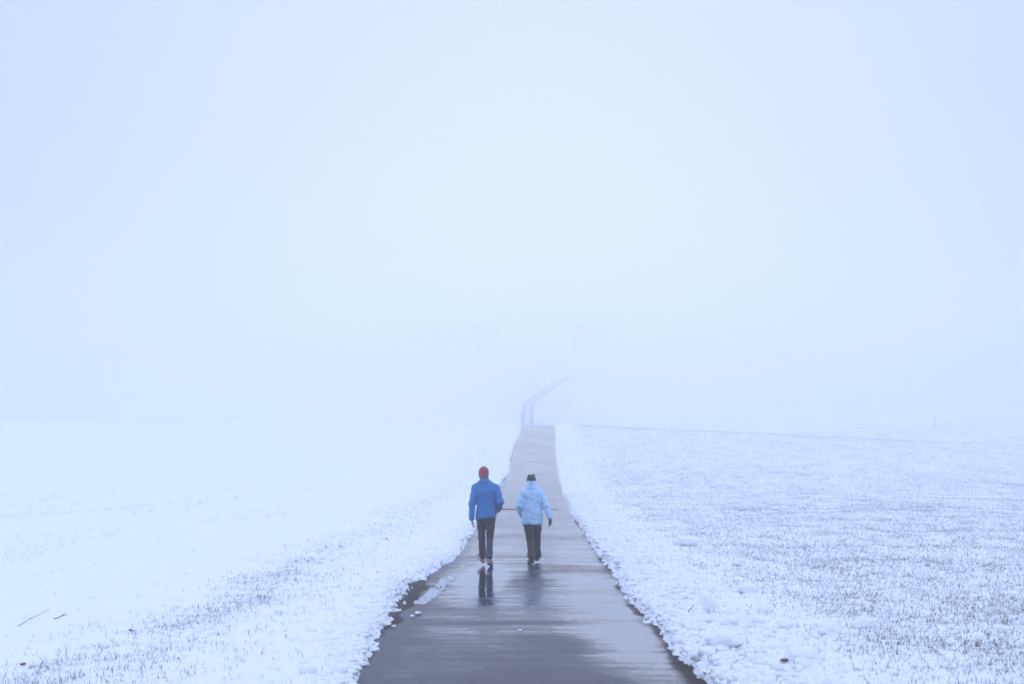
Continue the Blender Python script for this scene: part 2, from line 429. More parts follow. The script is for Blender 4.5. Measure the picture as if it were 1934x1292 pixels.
# ---------------------------------------------------------------- grass (uncountable: stuff)
def blades(name, x, y, h, wd, lean, bend3, label):
    k = len(x); z = ground_z(x, y) - .02
    a = rng.uniform(0, 2 * np.pi, k); la = rng.uniform(0, 2 * np.pi, k)
    lx = np.cos(la) * lean * h; ly = np.sin(la) * lean * h
    wx = np.cos(a) * wd / 2; wy = np.sin(a) * wd / 2
    zz = np.sqrt(np.maximum(1 - np.minimum(lean, .97) ** 2, .05)); bl = np.minimum(1, 1 / np.maximum(lean, 1)); lx = lx * bl; ly = ly * bl
    tint = rng.uniform(0, 1, k)
    if bend3:
        P = np.stack([np.stack([x - wx, y - wy, z], -1), np.stack([x + wx, y + wy, z], -1),
                      np.stack([x - wx * .8 + lx * .35, y - wy * .8 + ly * .35, z + h * .6 * (.3 + .7 * zz)], -1), np.stack([x + wx * .8 + lx * .35, y + wy * .8 + ly * .35, z + h * .6 * (.3 + .7 * zz)], -1),
                      np.stack([x + lx, y + ly, z + h * zz], -1)], 1)
        f = np.array([0, 1, 3, 0, 3, 2, 2, 3, 4]); m = 5
    else:
        P = np.stack([np.stack([x - wx, y - wy, z], -1), np.stack([x + wx, y + wy, z], -1), np.stack([x + lx, y + ly, z + h * zz], -1)], 1)
        f = np.array([0, 1, 2]); m = 3
    ff = (np.arange(k)[:, None] * m + f).reshape(-1)
    me = raw_mesh(name, P.reshape(-1, 3), ff, 3, False)
    fattr(me, 'tint', np.repeat(tint, m))
    o = link(name, me, M_grass)
    return tag(o, label, 'grass', kind='stuff')

def scatter(side, n_, d0, d1, smax, power=1.0):
    """random points beside the road, denser where grass grows; in view cone with a margin"""
    u = rng.uniform(0, 1, n_)
    dd = (d0 ** (1 - power) + u * (d1 ** (1 - power) - d0 ** (1 - power))) ** (1 / (1 - power)) if power != 1 else d0 * (d1 / d0) ** u
    lim = np.minimum(.44 * dd + 3, smax)
    ss = 1.55 + rng.uniform(0, 1, n_) * (lim - 1.55)
    ss = ss * side; xx = ss + XC(dd)
    keep = rng.uniform(0, 1, n_) < fieldgrass(side, ss, xx, dd)
    return xx[keep], dd[keep]

def clump(x, y, n_, r):
    """spread each point into a tuft"""
    x = np.repeat(x, n_) + rng.normal(0, 1, len(x) * n_) * np.repeat(r, n_)
    y = np.repeat(y, n_) + rng.normal(0, 1, len(y) * n_) * np.repeat(r, n_)
    return x, y

x, y = scatter(1, 280000, 10, 75, 60, .7)
keep = rng.uniform(0, 1, len(x)) > sst(42, 75, y); x, y = x[keep], y[keep]
x, y = clump(x, y, 2, .020 + 0 * x)
k = len(x); blades('field_grass', x, y, rng.gamma(5, .0082, k) + .018, rng.uniform(.0022, .0048, k) * (1 + y / 40), rng.uniform(.1, 1.15, k), True,
                   'green winter grass poking through the snow of the near right field')
x, y = scatter(1, 480000, 40, 225, 100, .75)
keep = rng.uniform(0, 1, len(x)) < .04 + .96 * sst(46, 82, y); x, y = x[keep], y[keep]
k = len(x); blades('field_grass', x, y, rng.gamma(6, .012, k) + .028, .0066 * (y / 40) * rng.uniform(.6, 1.4, k), rng.uniform(.1, .9, k), False,
                   'grey green grass of the far right field fading into fog')
x, y = scatter(-1, 120000, 10, 110, 45, .8)
x, y = clump(x, y, 4, .024 + .02 * rng.uniform(0, 1, len(x)))
k = len(x); blades('verge_grass', x, y, rng.gamma(4, .0115, k) + .012, rng.uniform(.0022, .0048, k) * (1 + y / 40), rng.uniform(.1, 1.25, k), True,
                   'band of grass tufts showing through snow left of the road')
# dead grass hanging from the bare verge
k = 900; y = rng.normal(21, 1.3, k); x = XC(y) - 1.78 + rng.normal(0, .07, k)
blades('verge_grass', x, y, rng.uniform(.02, .06, k), rng.uniform(.004, .009, k), rng.uniform(.3, 1.1, k), True, 'brown dead grass on the bare soil verge left of the road')

# ---------------------------------------------------------------- snow crumbs along both edges (stuff) and single clods
def ico(sub):
    t = (1 + 5 ** .5) / 2
    v = [(-1, t, 0), (1, t, 0), (-1, -t, 0), (1, -t, 0), (0, -1, t), (0, 1, t), (0, -1, -t), (0, 1, -t), (t, 0, -1), (t, 0, 1), (-t, 0, -1), (-t, 0, 1)]
    f = [(0, 11, 5), (0, 5, 1), (0, 1, 7), (0, 7, 10), (0, 10, 11), (1, 5, 9), (5, 11, 4), (11, 10, 2), (10, 7, 6), (7, 1, 8), (3, 9, 4), (3, 4, 2), (3, 2, 6), (3, 6, 8), (3, 8, 9), (4, 9, 5), (2, 4, 11), (6, 2, 10), (8, 6, 7), (9, 8, 1)]
    v = [np.array(p) / np.linalg.norm(p) for p in v]
    for _ in range(sub):
        cache = {}; nf = []
        def mid(a, b):
            key = (min(a, b), max(a, b))
            if key not in cache:
                p = v[a] + v[b]; v.append(p / np.linalg.norm(p)); cache[key] = len(v) - 1
            return cache[key]
        for a, b_, c in f:
            ab, bc, ca = mid(a, b_), mid(b_, c), mid(c, a); nf += [(a, ab, ca), (b_, bc, ab), (c, ca, bc), (ab, bc, ca)]
        f = nf
    return np.array(v), np.array(f)
I1, F1 = ico(1); I2, F2 = ico(2); I3, F3 = ico(3)

def crumbs(name, x, y, r, label, side):
    k = len(x); z = ground_z(x, y)
    nb = 1 + .42 * vn3(I1[None, :, 0] * 1.6 + np.arange(k)[:, None] * 3.1, I1[None, :, 1] * 1.6 + 0 * np.arange(k)[:, None], I1[None, :, 2] * 1.6 + np.arange(k)[:, None] * 1.7, 5)
    sc = np.stack([r * rng.uniform(.8, 1.5, k), r * rng.uniform(.8, 1.5, k), r * rng.uniform(.55, .9, k)], -1)
    V = I1[None] * nb[..., None] * sc[:, None] + np.stack([x, y, z - sc[:, 2] * .05], -1)[:, None]
    ff = (np.arange(k)[:, None, None] * len(I1) + F1[None]).reshape(-1)
    o = link(name, raw_mesh(name, V.reshape(-1, 3), ff, 3), M_clod)
    return tag(o, label, 'snow', kind='stuff')
k = 9000; y = 10 * (62 / 10) ** rng.uniform(0, 1, k); e = rng.gamma(1.5, .32, k); x = XC(y) + edge(1, y) + e + .01
crumbs('snow_crumbs', x, y, rng.gamma(1.6, .0095, k) * (1 + .004 * y) + .006, 'crumbly snow lumps heaped along the right edge of the road', 1)
k = 3200; y = 10 * (50 / 10) ** rng.uniform(0, 1, k); e = rng.gamma(1.2, .14, k); x = XC(y) - edge(-1, y) - e - .01
crumbs('snow_crumbs', x, y, rng.gamma(3, .0055, k) + .004, 'small snow crumbs along the left edge of the road', -1)

def clod(x, y, sx, sy, sz, seed, label, name='snow_clod', group='loose snow clods', amp=.3, freq=1.5):
    n_ = 1 + amp * vn3(I3[:, 0] * freq + seed * 7.3, I3[:, 1] * freq + 11, I3[:, 2] * freq + seed, seed) + .14 * vn3(I3[:, 0] * 4.3 + seed, I3[:, 1] * 4.3, I3[:, 2] * 4.3, seed + 1) + .06 * vn3(I3[:, 0] * 9 + seed, I3[:, 1] * 9, I3[:, 2] * 9, seed + 2)
    V = I3 * n_[:, None] * np.array([sx, sy, sz * 1.2]) / 2
    o = link(name, raw_mesh(name, V, F3, 3), M_clod)
    o.location = (x, y, float(ground_z(x, y)) + sz * .36)
    return tag(o, label, 'snow clod' if name == 'snow_clod' else 'snow lump', group)
clod(2.34, 17.07, .16, .15, .20, 1, 'upright snow clod standing nearest the thin twig right of the road')
clod(2.50, 15.79, .33, .2, .17, 2, 'widest loaf shaped snow clod on the right verge')
clod(3.02, 15.79, .22, .2, .10, 3, 'low flat snow clod in the grass right of the widest clod')
clod(2.74, 15.95, .12, .12, .09, 4, 'small snow clod just right of the widest clod')
clod(2.28, 16.13, .11, .1, .08, 5, 'small snow clod just left of the widest clod')
clod(3.03, 17.29, .2, .2, .12, 6, 'rounded snow clod in the grass behind the widest clod')
clod(2.06, 13.95, .34, .3, .16, 7, 'broad snow mound close to the road in the right foreground')
clod(3.26, 19.75, .26, .22, .12, 8, 'low snow clod at the edge of the right field grass, third farthest')
clod(3.76, 30.7, .55, .4, .20, 9, 'farthest long snow hump at the right field edge')
clod(3.91, 28.4, .26, .2, .14, 10, 'second farthest snow hump at the right field edge')
clod(3.99, 25.1, .24, .2, .13, 11, 'pale snow hump among grass level with the walkers on the right')
clod(3.91, 15.93, .22, .2, .15, 12, 'rightmost snow clod alone in the field grass')
clod(3.38, 15.33, .26, .2, .14, 13, 'snow clod in the field grass left of the rightmost clod')
clod(2.62, 12.9, .3, .25, .15, 14, 'nearest rounded snow clod at the bottom edge of the picture')
clod(-1.18, 18.0, .08, .06, .035, 15, 'larger lump of the pair of slush bits on the left asphalt', 'slush_lump', 'slush bits on the asphalt')
clod(-1.235, 17.7, .055, .04, .025, 16, 'smaller lump of the pair of slush bits on the left asphalt', 'slush_lump', 'slush bits on the asphalt')
clod(-1.37, 16.59, .055, .05, .03, 17, 'single slush bit near the left road edge', 'slush_lump', 'slush bits on the asphalt')
clod(.09, 16.18, .05, .04, .028, 18, 'lone slush bit in the middle of the road', 'slush_lump', 'slush bits on the asphalt')

def slush_strip(name, x0, y0, x1, y1, wd, seed, label, hgt=.016):
    nl, nw = 160, 40
    u, v = np.meshgrid(np.linspace(-.08, 1.08, nl), np.linspace(-1, 1, nw), indexing='ij')
    L = math.hypot(x1 - x0, y1 - y0); tx, ty = (x1 - x0) / L, (y1 - y0) / L
    px = x0 + tx * u * L + ty * v * wd; py = y0 + ty * u * L - tx * v * wd
    m = (1 - v * v) * .9 - .78 + .6 * vn2(px * 9, py * 4, seed) + .55 * vn2(px * 26, py * 16, seed + 1) - .9 * sst(.2, 1, v) * sst(-.3, .6, vn2(px * 12, py * 9, seed + 4)) 
    m = m * 1.0 - 1.5 * sst(.92, 1.05, u) - 1.5 * sst(.04, -.06, u)
    h = np.where(m > 0, hgt * (1 - np.exp(-m / .25)) + .03 * np.abs(vn2(px * 24, py * 20, seed + 2)) * np.minimum(m * 3, 1) + .02 * vn2(px * 60, py * 50, seed + 3) * np.minimum(m * 3, 1), m * .08 - .002)
    z = terrain(px, py) + .012 + h
    me = raw_mesh(name, np.stack([px, py, np.maximum(z, terrain(px, py) - .03)], -1).reshape(-1, 3), grid_faces(nl, nw).reshape(-1, 4)[:, ::-1], 4)
    return tag(link(name, me, M_slush), label, 'slush')
slush_strip('slush_strip', -1.22, 19.3, -1.0, 24.0, .13, 201, 'long ragged strip of slush on the asphalt left of the walkers')
slush_strip('slush_strip', -.50, 70.5, -.32, 75.5, .12, 207, 'thin distant strip of slush on the left half of the road', .04)

# ---------------------------------------------------------------- twigs, dead leaves, marker pole
def tube(P, r, sides=6):
    P = np.array(P, float); V = []; k = len(P)
    for i in range(k):
        t = P[min(i + 1, k - 1)] - P[max(i - 1, 0)]; t /= np.linalg.norm(t)
        a = np.cross(t, (0, 0, 1) if abs(t[2]) < .9 else (1, 0, 0)); a /= np.linalg.norm(a); b_ = np.cross(t, a)
        for j in range(sides):
            an = 2 * math.pi * j / sides; V.append(P[i] + r[i] * (math.cos(an) * a + math.sin(an) * b_))
    f = []
    for i in range(k - 1):
        for j in range(sides):
            f.append((i * sides + j, i * sides + (j + 1) % sides, (i + 1) * sides + (j + 1) % sides, (i + 1) * sides + j))
    return np.array(V), np.array(f)

def twig(name, pts, r0, r1, label):
    V, f = tube(pts, np.linspace(r0, r1, len(pts)))
    V2, f2 = tube([pts[1], pts[1] + np.array([.05, .02, .05])], [r1, r1 * .4])
    V = np.concatenate([V, V2]); f = np.concatenate([f, f2 + len(V) - len(V2)])
    c = V.mean(0)
    o = link(name, raw_mesh(name, V - c, f, 4), M_wood); o.location = c
    return tag(o, label, 'twig')
def gp(x, y, up=0): return np.array([x, y, float(ground_z(x, y)) + up])
twig('twig', [gp(-5.57, 16.1, -.01), gp(-5.50, 16.3, .05), gp(-5.42, 16.5, .10), gp(-5.36, 16.6, .15)], .0045, .002, 'thin bent twig leaning out of the snow at the left edge')
twig('twig', [gp(-5.36, 16.75, 0), gp(-5.31, 16.85, .02), gp(-5.26, 16.95, .04)], .007, .004, 'short dark stick lying just right of the bent twig')
twig('twig', [gp(2.06, 16.9, 0), gp(2.10, 16.95, .03), gp(2.16, 17.0, .08)], .006, .003, 'short twig sticking up on the right snow verge')

def leaf(x, y, size, rz, tilt, label, seed):
    size *= .46; k = 9; t = np.linspace(0, 1, k); wv_ = np.sin(t * np.pi) ** .7 * .32 * size * (1 + .2 * np.sin(t * 23 + seed))
    V = []
    for i in range(k):
        for q in (-1, 0, 1):
            V.append(((t[i] - .5) * size, q * wv_[i], .25 * size * abs(q) * .8 + .12 * size * math.sin(t[i] * 4 + seed)))
    me = raw_mesh('dead_leaf', np.array(V), grid_faces(k, 3), 4)
    o = link('dead_leaf', me, M_leaf)
    md = o.modifiers.new('thick', 'SOLIDIFY'); md.thickness = .002
    o.location = (x, y, float(ground_z(x, y)) + .012); o.rotation_euler = (tilt * .8, .25, rz)
    return tag(o, label, 'leaf', 'dead leaves on the snow')
leaf(-3.1, 13.33, .07, .6, .5, 'single brown leaf on the snow, left of the road at the bottom', 1)
leaf(2.21, 13.61, .10, .1, .7, 'brown leaf between snow lumps right of the road, right one of two', 2)
leaf(2.02, 13.61, .08, 1.0, .6, 'brown leaf between snow lumps right of the road, left one of two', 3)
leaf(2.42, 12.75, .16, -.2, .8, 'long brown leaf nearest the bottom edge right of the road', 4)
leaf(4.69, 14.46, .10, .8, .9, 'dark curled leaf in the right field grass, upper of three', 5)
leaf(4.62, 14.25, .09, -.8, .9, 'dark curled leaf in the right field grass, lower left of three', 6)
leaf(4.80, 14.22, .08, .2, .9, 'dark curled leaf in the right field grass, lower right of three', 7)
leaf(6.25, 17.88, .11, .4, .8, 'rust brown leaf at the far right edge of the field', 8)
leaf(-4.14, 15.56, .12, .3, .6, 'dark brown leaf in the grass band left of the road', 9)
leaf(-4.40, 12.9, .13, .9, .6, 'rust brown leaf in the bottom left corner', 10)

px_, py_ = 64.4, 217.0; pz = float(terrain(px_, py_))
V, f = tube([(0, 0, -.3), (0, 0, 1.0), (.02, 0, 1.75), (.022, 0, 1.9)], [.06, .055, .05, .012], 10)
po = link('marker_pole', raw_mesh('marker_pole', V, f, 4), M_wood); po.location = (px_, py_, pz)
tag(po, 'slender wooden marker pole faint in fog at the far right', 'pole')

# ---------------------------------------------------------------- bare trees far up the hill, almost lost in fog
def tree_mesh(seed, H):
    r_ = random.Random(seed); TV, TF, CV, CF = [], [], [], []
    def add(VL, FL, V, f):
        off = sum(len(a) for a in VL); VL.append(V); FL.append(f + off)
    def grow(p, dr, L, rad, lev):
        pts = [p]; q = np.array(p); dd = np.array(dr)
        for i in range(4):
            dd = dd + np.array([r_.uniform(-.18, .18), r_.uniform(-.18, .18), r_.uniform(-.05, .14)]); dd /= np.linalg.norm(dd)
            q = q + dd * L / 4; pts.append(q.copy())
        V, f = tube(pts, np.linspace(rad, rad * .5, 5) * (1 if lev < 2 else 1.5), 6 if lev < 2 else 3)
        add(TV if lev == 0 else CV, TF if lev == 0 else CF, V, f)
        if lev < 4:
            for k in range([9, 6, 5, 4][lev]):
                u = r_.uniform(.35 if lev == 0 else .2, 1); i = min(int(u * 4), 3); pp = pts[i] + (pts[i + 1] - pts[i]) * (u * 4 - i)
                a = r_.uniform(0, 6.28); sp = r_.uniform(.5, 1.0)
                nd_ = dd * .75 + np.array([math.cos(a), math.sin(a), r_.uniform(-.05, .5)]) * sp; nd_ /= np.linalg.norm(nd_)
                grow(pp, nd_, L * r_.uniform(.45, .65), rad * (1 - .5 * u) * .55, lev + 1)
    grow(np.zeros(3), (0, 0, 1), H * .62, H * .022, 0)
    return raw_mesh('trunk', np.concatenate(TV), np.concatenate(TF), 4), raw_mesh('crown', np.concatenate(CV), np.concatenate(CF), 4)
TM = [tree_mesh(s_, 13) for s_ in (3, 8, 15)]
tl = [(-42, 542, .55), (-38, 548, .65), (-33.5, 540, .6), (-29, 546, .75), (-25, 540, .7), (-21, 546, .85), (-17, 540, .95), (-12.5, 548, 1.0), (-8, 542, .8)]
tr_ = [(24, 544, .95), (29, 550, 1.1), (34.5, 546, .9)]
for i, (x, y, s_) in enumerate(tl + tr_):
    tm, cm = TM[i % 3]
    e = bpy.data.objects.new('bare_tree', None); col.objects.link(e)
    e.location = (x, y, float(terrain(x, y)) - .2); e.rotation_euler = (0, 0, i * 1.7); e.scale = (s_ * 1.1, s_ * 1.1, s_)
    link('trunk', tm, M_bark, e); link('crown', cm, M_bark, e)
    left = i < len(tl)
    tag(e, 'bare tree in the faint row left of the far road bend' if left else 'bare tree in the faint clump right above the far road bend', 'tree',
        'faint trees left of the far road' if left else 'faint trees right of the far road')

#PEOPLE#
# ---------------------------------------------------------------- people: implicit surfaces polygonised with surface nets
class Field:
    def __init__(s, lo, hi, h):
        s.lo = np.array(lo, float); s.h = h
        s.n = np.ceil((np.array(hi) - s.lo) / h).astype(int) + 1
        s.F = np.full(s.n, .5, np.float32)
    def region(s, lo, hi):
        a = np.clip(np.floor((np.array(lo) - s.lo) / s.h).astype(int), 0, s.n); b_ = np.clip(np.ceil((np.array(hi) - s.lo) / s.h).astype(int) + 1, 0, s.n)
        ax = [s.lo[i] + s.h * np.arange(a[i], b_[i]) for i in range(3)]
        return tuple(slice(a[i], b_[i]) for i in range(3)), np.meshgrid(*ax, indexing='ij')
    def put(s, fn, lo, hi, k=.02, cut=False):
        sl_, (x, y, z) = s.region(np.array(lo) - .06, np.array(hi) + .06)
        if x.size == 0: return
        d_ = fn(x, y, z); f0 = s.F[sl_]
        if cut:
            d_ = -d_; hh = np.clip(.5 - .5 * (d_ - f0) / k, 0, 1) if k else None
            s.F[sl_] = np.maximum(f0, d_) if not k else -( -d_ * hh * 0 + s._smin(-f0, -d_, k))
        else:
            s.F[sl_] = np.minimum(f0, d_) if not k else s._smin(f0, d_, k)
    @staticmethod
    def _smin(a, b, k):
        hh = np.clip(.5 + .5 * (b - a) / k, 0, 1)
        return b * (1 - hh) + a * hh - k * hh * (1 - hh)
    def cap(s, a, b, ra, rb, k=.02, cut=False, flat=1.0):
        a = np.array(a, float); b = np.array(b, float); m = max(ra, rb); ba = b - a; L2 = ba @ ba + 1e-9
        def fn(x, y, z):
            px, py, pz = x - a[0], y - a[1], z - a[2]
            t = np.clip((px * ba[0] + py * ba[1] + pz * ba[2]) / L2, 0, 1)
            return np.sqrt((px - t * ba[0]) ** 2 + ((py - t * ba[1]) / flat) ** 2 + (pz - t * ba[2]) ** 2) - (ra + (rb - ra) * t)
        s.put(fn, np.minimum(a, b) - m, np.maximum(a, b) + m, k, cut)
    def chain(s, pts, rad, k=.02):
        for i in range(len(pts) - 1): s.cap(pts[i], pts[i + 1], rad[i], rad[i + 1], k)
    def ell(s, c, r, k=.02, cut=False):
        c = np.array(c, float); r = np.array(r, float)
        def fn(x, y, z):
            q = np.sqrt(((x - c[0]) / r[0]) ** 2 + ((y - c[1]) / r[1]) ** 2 + ((z - c[2]) / r[2]) ** 2)
            return (q - 1) * r.min()
        s.put(fn, c - r, c + r, k, cut)
    def stack(s, zs, cx, cy_, aa, bb, k=.02, p=2.4, zlo=None, zhi=None, tilt=0):
        """column of super-ellipses: half width aa, half depth bb, centre cx cy by height; zlo/zhi are flat cut heights (zlo may tilt with x)"""
        lo = (min(cx) - max(aa), min(cy_) - max(bb), zs[0]); hi = (max(cx) + max(aa), max(cy_) + max(bb), zs[-1])
        def fn(x, y, z):
            zz = z[0, 0]; A, B, C0, C1 = (np.interp(zz, zs, q) for q in (aa, bb, cx, cy_))
            q = (np.abs((x - C0) / A) ** p + np.abs((y - C1) / B) ** p) ** (1 / p)
            d_ = (q - 1) * np.minimum(A, B)
            lo_ = (zs[0] if zlo is None else zlo) + tilt * x; hi_ = zs[-1] if zhi is None else zhi
            return np.maximum(d_, np.maximum(lo_ - z, z - hi_))
        s.put(fn, lo, hi, k)
    def ripple(s, fn, lo, hi):
        sl_, (x, y, z) = s.region(lo, hi); s.F[sl_] += fn(x, y, z).astype(np.float32)
    def mesh(s, name):
        Fv = s.F; h = s.h; neg = Fv < 0
        nx, ny, nz = Fv.shape
        c = np.zeros((nx - 1, ny - 1, nz - 1), np.int8)
        for i in (0, 1):
            for j in (0, 1):
                for k in (0, 1): c += neg[i:nx - 1 + i, j:ny - 1 + j, k:nz - 1 + k]
        act = (c > 0) & (c < 8)
        idx = np.full(act.shape, -1, np.int64); ci = np.argwhere(act); idx[act] = np.arange(len(ci))
        acc = np.zeros((len(ci), 3)); cnt = np.zeros(len(ci))
        cor = [(i, j, k) for i in (0, 1) for j in (0, 1) for k in (0, 1)]
        vals = {q: Fv[ci[:, 0] + q[0], ci[:, 1] + q[1], ci[:, 2] + q[2]].astype(float) for q in cor}
        for q in cor:
            for ax in range(3):
                if q[ax]: continue
                q2 = list(q); q2[ax] = 1; q2 = tuple(q2); a, b = vals[q], vals[q2]
                m = (a < 0) != (b < 0); t = np.where(m, a / np.where(m, a - b, 1), 0)
                p = np.array(q, float)[None] + 0 * acc; p[:, ax] = t
                acc += p * m[:, None]; cnt += m
        V = s.lo + h * (ci + acc / cnt[:, None])
        quads = []
        for ax in range(3):
            a1, a2 = (ax + 1) % 3, (ax + 2) % 3
            sa = [slice(None)] * 3; sb = [slice(None)] * 3; sa[ax] = slice(0, -1); sb[ax] = slice(1, None)
            A, B = neg[tuple(sa)], neg[tuple(sb)]
            e = np.argwhere(A != B); e = e[(e[:, a1] > 0) & (e[:, a2] > 0) & (e[:, a1] < Fv.shape[a1] - 1) & (e[:, a2] < Fv.shape[a2] - 1)]
            fl = A[e[:, 0], e[:, 1], e[:, 2]]
            def at(o1, o2):
                g = e.copy(); g[:, a1] -= o1; g[:, a2] -= o2; return idx[g[:, 0], g[:, 1], g[:, 2]]
            qd = np.stack([at(1, 1), at(0, 1), at(0, 0), at(1, 0)], -1)
            qd = np.where(fl[:, None], qd, qd[:, ::-1]); quads.append(qd)
        return raw_mesh(name, V, np.concatenate(quads).reshape(-1), 4)

def hand(F_, wrist, dr, side, rs, grow=0., curl=.5, palm_n=None):
    """five-finger relaxed hand from the wrist along dr; side +1 right, -1 left; palm faces the thigh"""
    w_ = np.array(wrist, float); d_ = np.array(dr, float); d_ /= np.linalg.norm(d_)
    inn = np.array([-side, 0, 0], float); inn -= d_ * (inn @ d_); inn /= np.linalg.norm(inn)   # palm normal
    fw = np.cross(d_, inn) * 1.0
    if fw[1] < 0: fw = -fw                                                                     # towards the thumb
    p0 = w_ + d_ * .02; p1 = w_ + d_ * .085 * rs
    for q in (-.026, -.009, .009, .026):
        F_.cap(p0 + fw * q * .75 * rs, p1 + fw * q * rs, .013 * rs + grow, .0125 * rs + grow, .014)
    for q, L in ((.029, .068), (.010, .077), (-.010, .071), (-.028, .056)):
        a = p1 + fw * q * rs; dd = d_.copy()
        r_ = .0092 * rs + grow; tot = L * rs
        for j, fr in enumerate((.45, .31, .24)):
            dd = dd + inn * curl * (.35 + .25 * j); dd /= np.linalg.norm(dd)
            b = a + dd * tot * fr; F_.cap(a, b, r_ * (1 - .08 * j), r_ * (.94 - .1 * j), .004); a = b
    a = w_ + d_ * .030 + fw * .026 * rs; dd = d_ * .75 + fw * .6 + inn * .25
    for j, L in enumerate((.036, .030, .026)):
        dd = dd / np.linalg.norm(dd); b = a + dd * L * rs
        F_.cap(a, b, .0125 * rs + grow - .0012 * j, .0108 * rs + grow - .0012 * j, .008); a = b; dd = dd + d_ * .3 + inn * .18

def lerp(a, b, t): return np.array(a, float) * (1 - t) + np.array(b, float) * t

def person(name, P):
    J = {k: np.array(v, float) for k, v in P['J'].items()}
    # ---- body: one continuous skin surface
    B = Field((-.5, -.5, -.03), (.5, .62, 1.9), P.get('res', .006))
    hs = P['hs']; hc = J['head']
    B.ell(hc + (0, -.004, .022 * hs), np.array((.074, .092, .098)) * hs, .01)              # skull
    B.ell(hc + (0, .030, -.045 * hs), np.array((.056, .060, .070)) * hs, .03)              # jaw and face
    B.ell(hc + (0, .070, -.092 * hs), np.array((.022, .020, .020)) * hs, .02)              # chin
    B.cap(hc + (0, .092 * hs, -.002), hc + (0, .112 * hs, -.040 * hs), .008, .0125, .012)  # nose
    for q in (-1, 1):
        B.ell(hc + (q * .031, .094 * hs, .002), (.017, .012, .011), .008, cut=True)        # eye sockets
        B.cap(hc + (q * .012, .092 * hs, .020), hc + (q * .046, .080 * hs, .020), .008, .007, .012)  # brows
        B.ell(hc + (q * .040, .070 * hs, -.032), (.022, .022, .018), .02)                  # cheeks
        B.ell(hc + (q * .078 * hs, -.006, -.010), (.010, .018, .032), .008)                # ears
        B.ell(hc + (q * .086 * hs, -.002, -.008), (.005, .010, .020), .004, cut=True)
    B.cap(hc + (-.020, .090 * hs, -.066 * hs), hc + (.020, .090 * hs, -.066 * hs), .008, .008, .008)   # lips
    B.cap(hc + (-.024, .101 * hs, -.066 * hs), hc + (.024, .101 * hs, -.066 * hs), .003, .003, .003, cut=True)
    B.cap(J['neck'], hc + (0, -.012, -.03), .056 * hs, .052 * hs, .03)
    t = P['torso']
    B.stack(t['z'], t['cx'], t['cy'], [a - .055 for a in t['a']], [b - .055 for b in t['b']], .04, 2.2, zlo=t['z'][0] + .06, zhi=t['z'][-1])
    for sd, q in (('L', -1), ('R', 1)):
        B.chain([J['sh' + sd], J['el' + sd], J['wr' + sd]], P['arm_body'], .03)
        hand(B, J['wr' + sd], J['hd' + sd], q, P['hand'], 0, P['curl' + sd])
        B.chain([J['hip' + sd], J['kn' + sd], J['an' + sd]], P['leg_body'], .04)
        B.cap(J['an' + sd], lerp(J['heel' + sd], J['toe' + sd], .16) + (0, 0, .04), .028, .022, .02)
        B.cap(lerp(J['heel' + sd], J['toe' + sd], .16) + (0, 0, .034), lerp(J['heel' + sd], J['toe' + sd], .9) + (0, 0, .028), .022, .016, .02)
        B.cap(J['an' + sd], lerp(J['heel' + sd], J['toe' + sd], .6) + (0, 0, .035), .027, .02, .02)
    body = link(name, B.mesh('body'), M_skin)
    # ---- eyes, hair
    for q in (-1, 1):
        V = I2 * .0115 + np.array(hc + (q * .031, .083 * hs, .002)); link('eye', raw_mesh('eye', V, F2, 3), M_eye, body)
    H = Field(hc - .2, hc + .2, .006)
    H.ell(hc + (0, -.010, .022 * hs), np.array((.079, .094, .102)) * hs, .01); H.ell(hc + (0, -.045, -.06), (.05, .04, .045), .03)
    H.ell(hc + (0, .085, -.02), (.12, .075, .15), .01, cut=True)
    link('hair', H.mesh('hair'), M_hair, body)
    # ---- trousers
    T = Field((-.35, -.5, .02), (.38, .5, 1.1), .0065)
    pz = P['pelvis']
    T.stack(pz['z'], pz['cx'], pz['cy'], pz['a'], pz['b'], .02, 2.4)
    for sd in 'LR':
        hip, kn, an = J['hip' + sd], J['kn' + sd], J['an' + sd]; r_ = P['leg']
        bot = an + (an - kn) / np.linalg.norm(an - kn) * P['cuff'] + np.array((0, -.012, 0))
        T.chain([hip, lerp(hip, kn, .5), kn, lerp(kn, an, .45), bot], [r_[0], r_[1], r_[2], r_[3], r_[4]], .025)
        for j in range(4):                                                       # stacked cloth over the shoe
            c = lerp(kn, bot, .70 + .085 * j); T.ell(c + np.array((.008 * (-1) ** j, -.008, 0)), (r_[4] * 1.04, r_[4] * 1.06, .014), .02)
        for j in range(3):                                                       # folds behind the knee
            c = kn + np.array((.02 * (j - 1), -r_[2] * .95, .05 - .045 * j)); T.cap(c + (-.05, -.006, -.012 * (j - 1)), c + (.05, -.006, .02), .004, .005, .012, cut=True)
    T.ripple(lambda x, y, z: .005 * vn3(x * 9, y * 9, z * 14 + 2, 4) + .003 * vn3(x * 22 + 1, y * 22, z * 30, 6), (-.4, -.5, 0), (.4, .5, 1.1))
    if P.get('crotch') is not None:
        a, b = P['crotch']; T.cap(a, b, .006, .012, .02, cut=True)
    tr = link('trousers', T.mesh('trousers'), P['m_trousers'], body)
    for q in (-1, 1):                                                            # back pockets
        c = np.array(pz['pocket']) * (1, 1, 1) + np.array((q * pz['pk_dx'], 0, 0))
        V, f = I2 * np.array((.055, .010, .06)) * .9 + c, F2
        link('back_pocket', raw_mesh('back_pocket', V, f, 3), P['m_trousers'], tr)
    # ---- jacket
    K = Field((-.47, -.45, .62), (.48, .42, 1.62), .0065)
    K.stack(t['z'], t['cx'], t['cy'], t['a'], t['b'], .02, 2.5, zlo=P['hem'], zhi=t['z'][-1], tilt=P['hemtilt'])
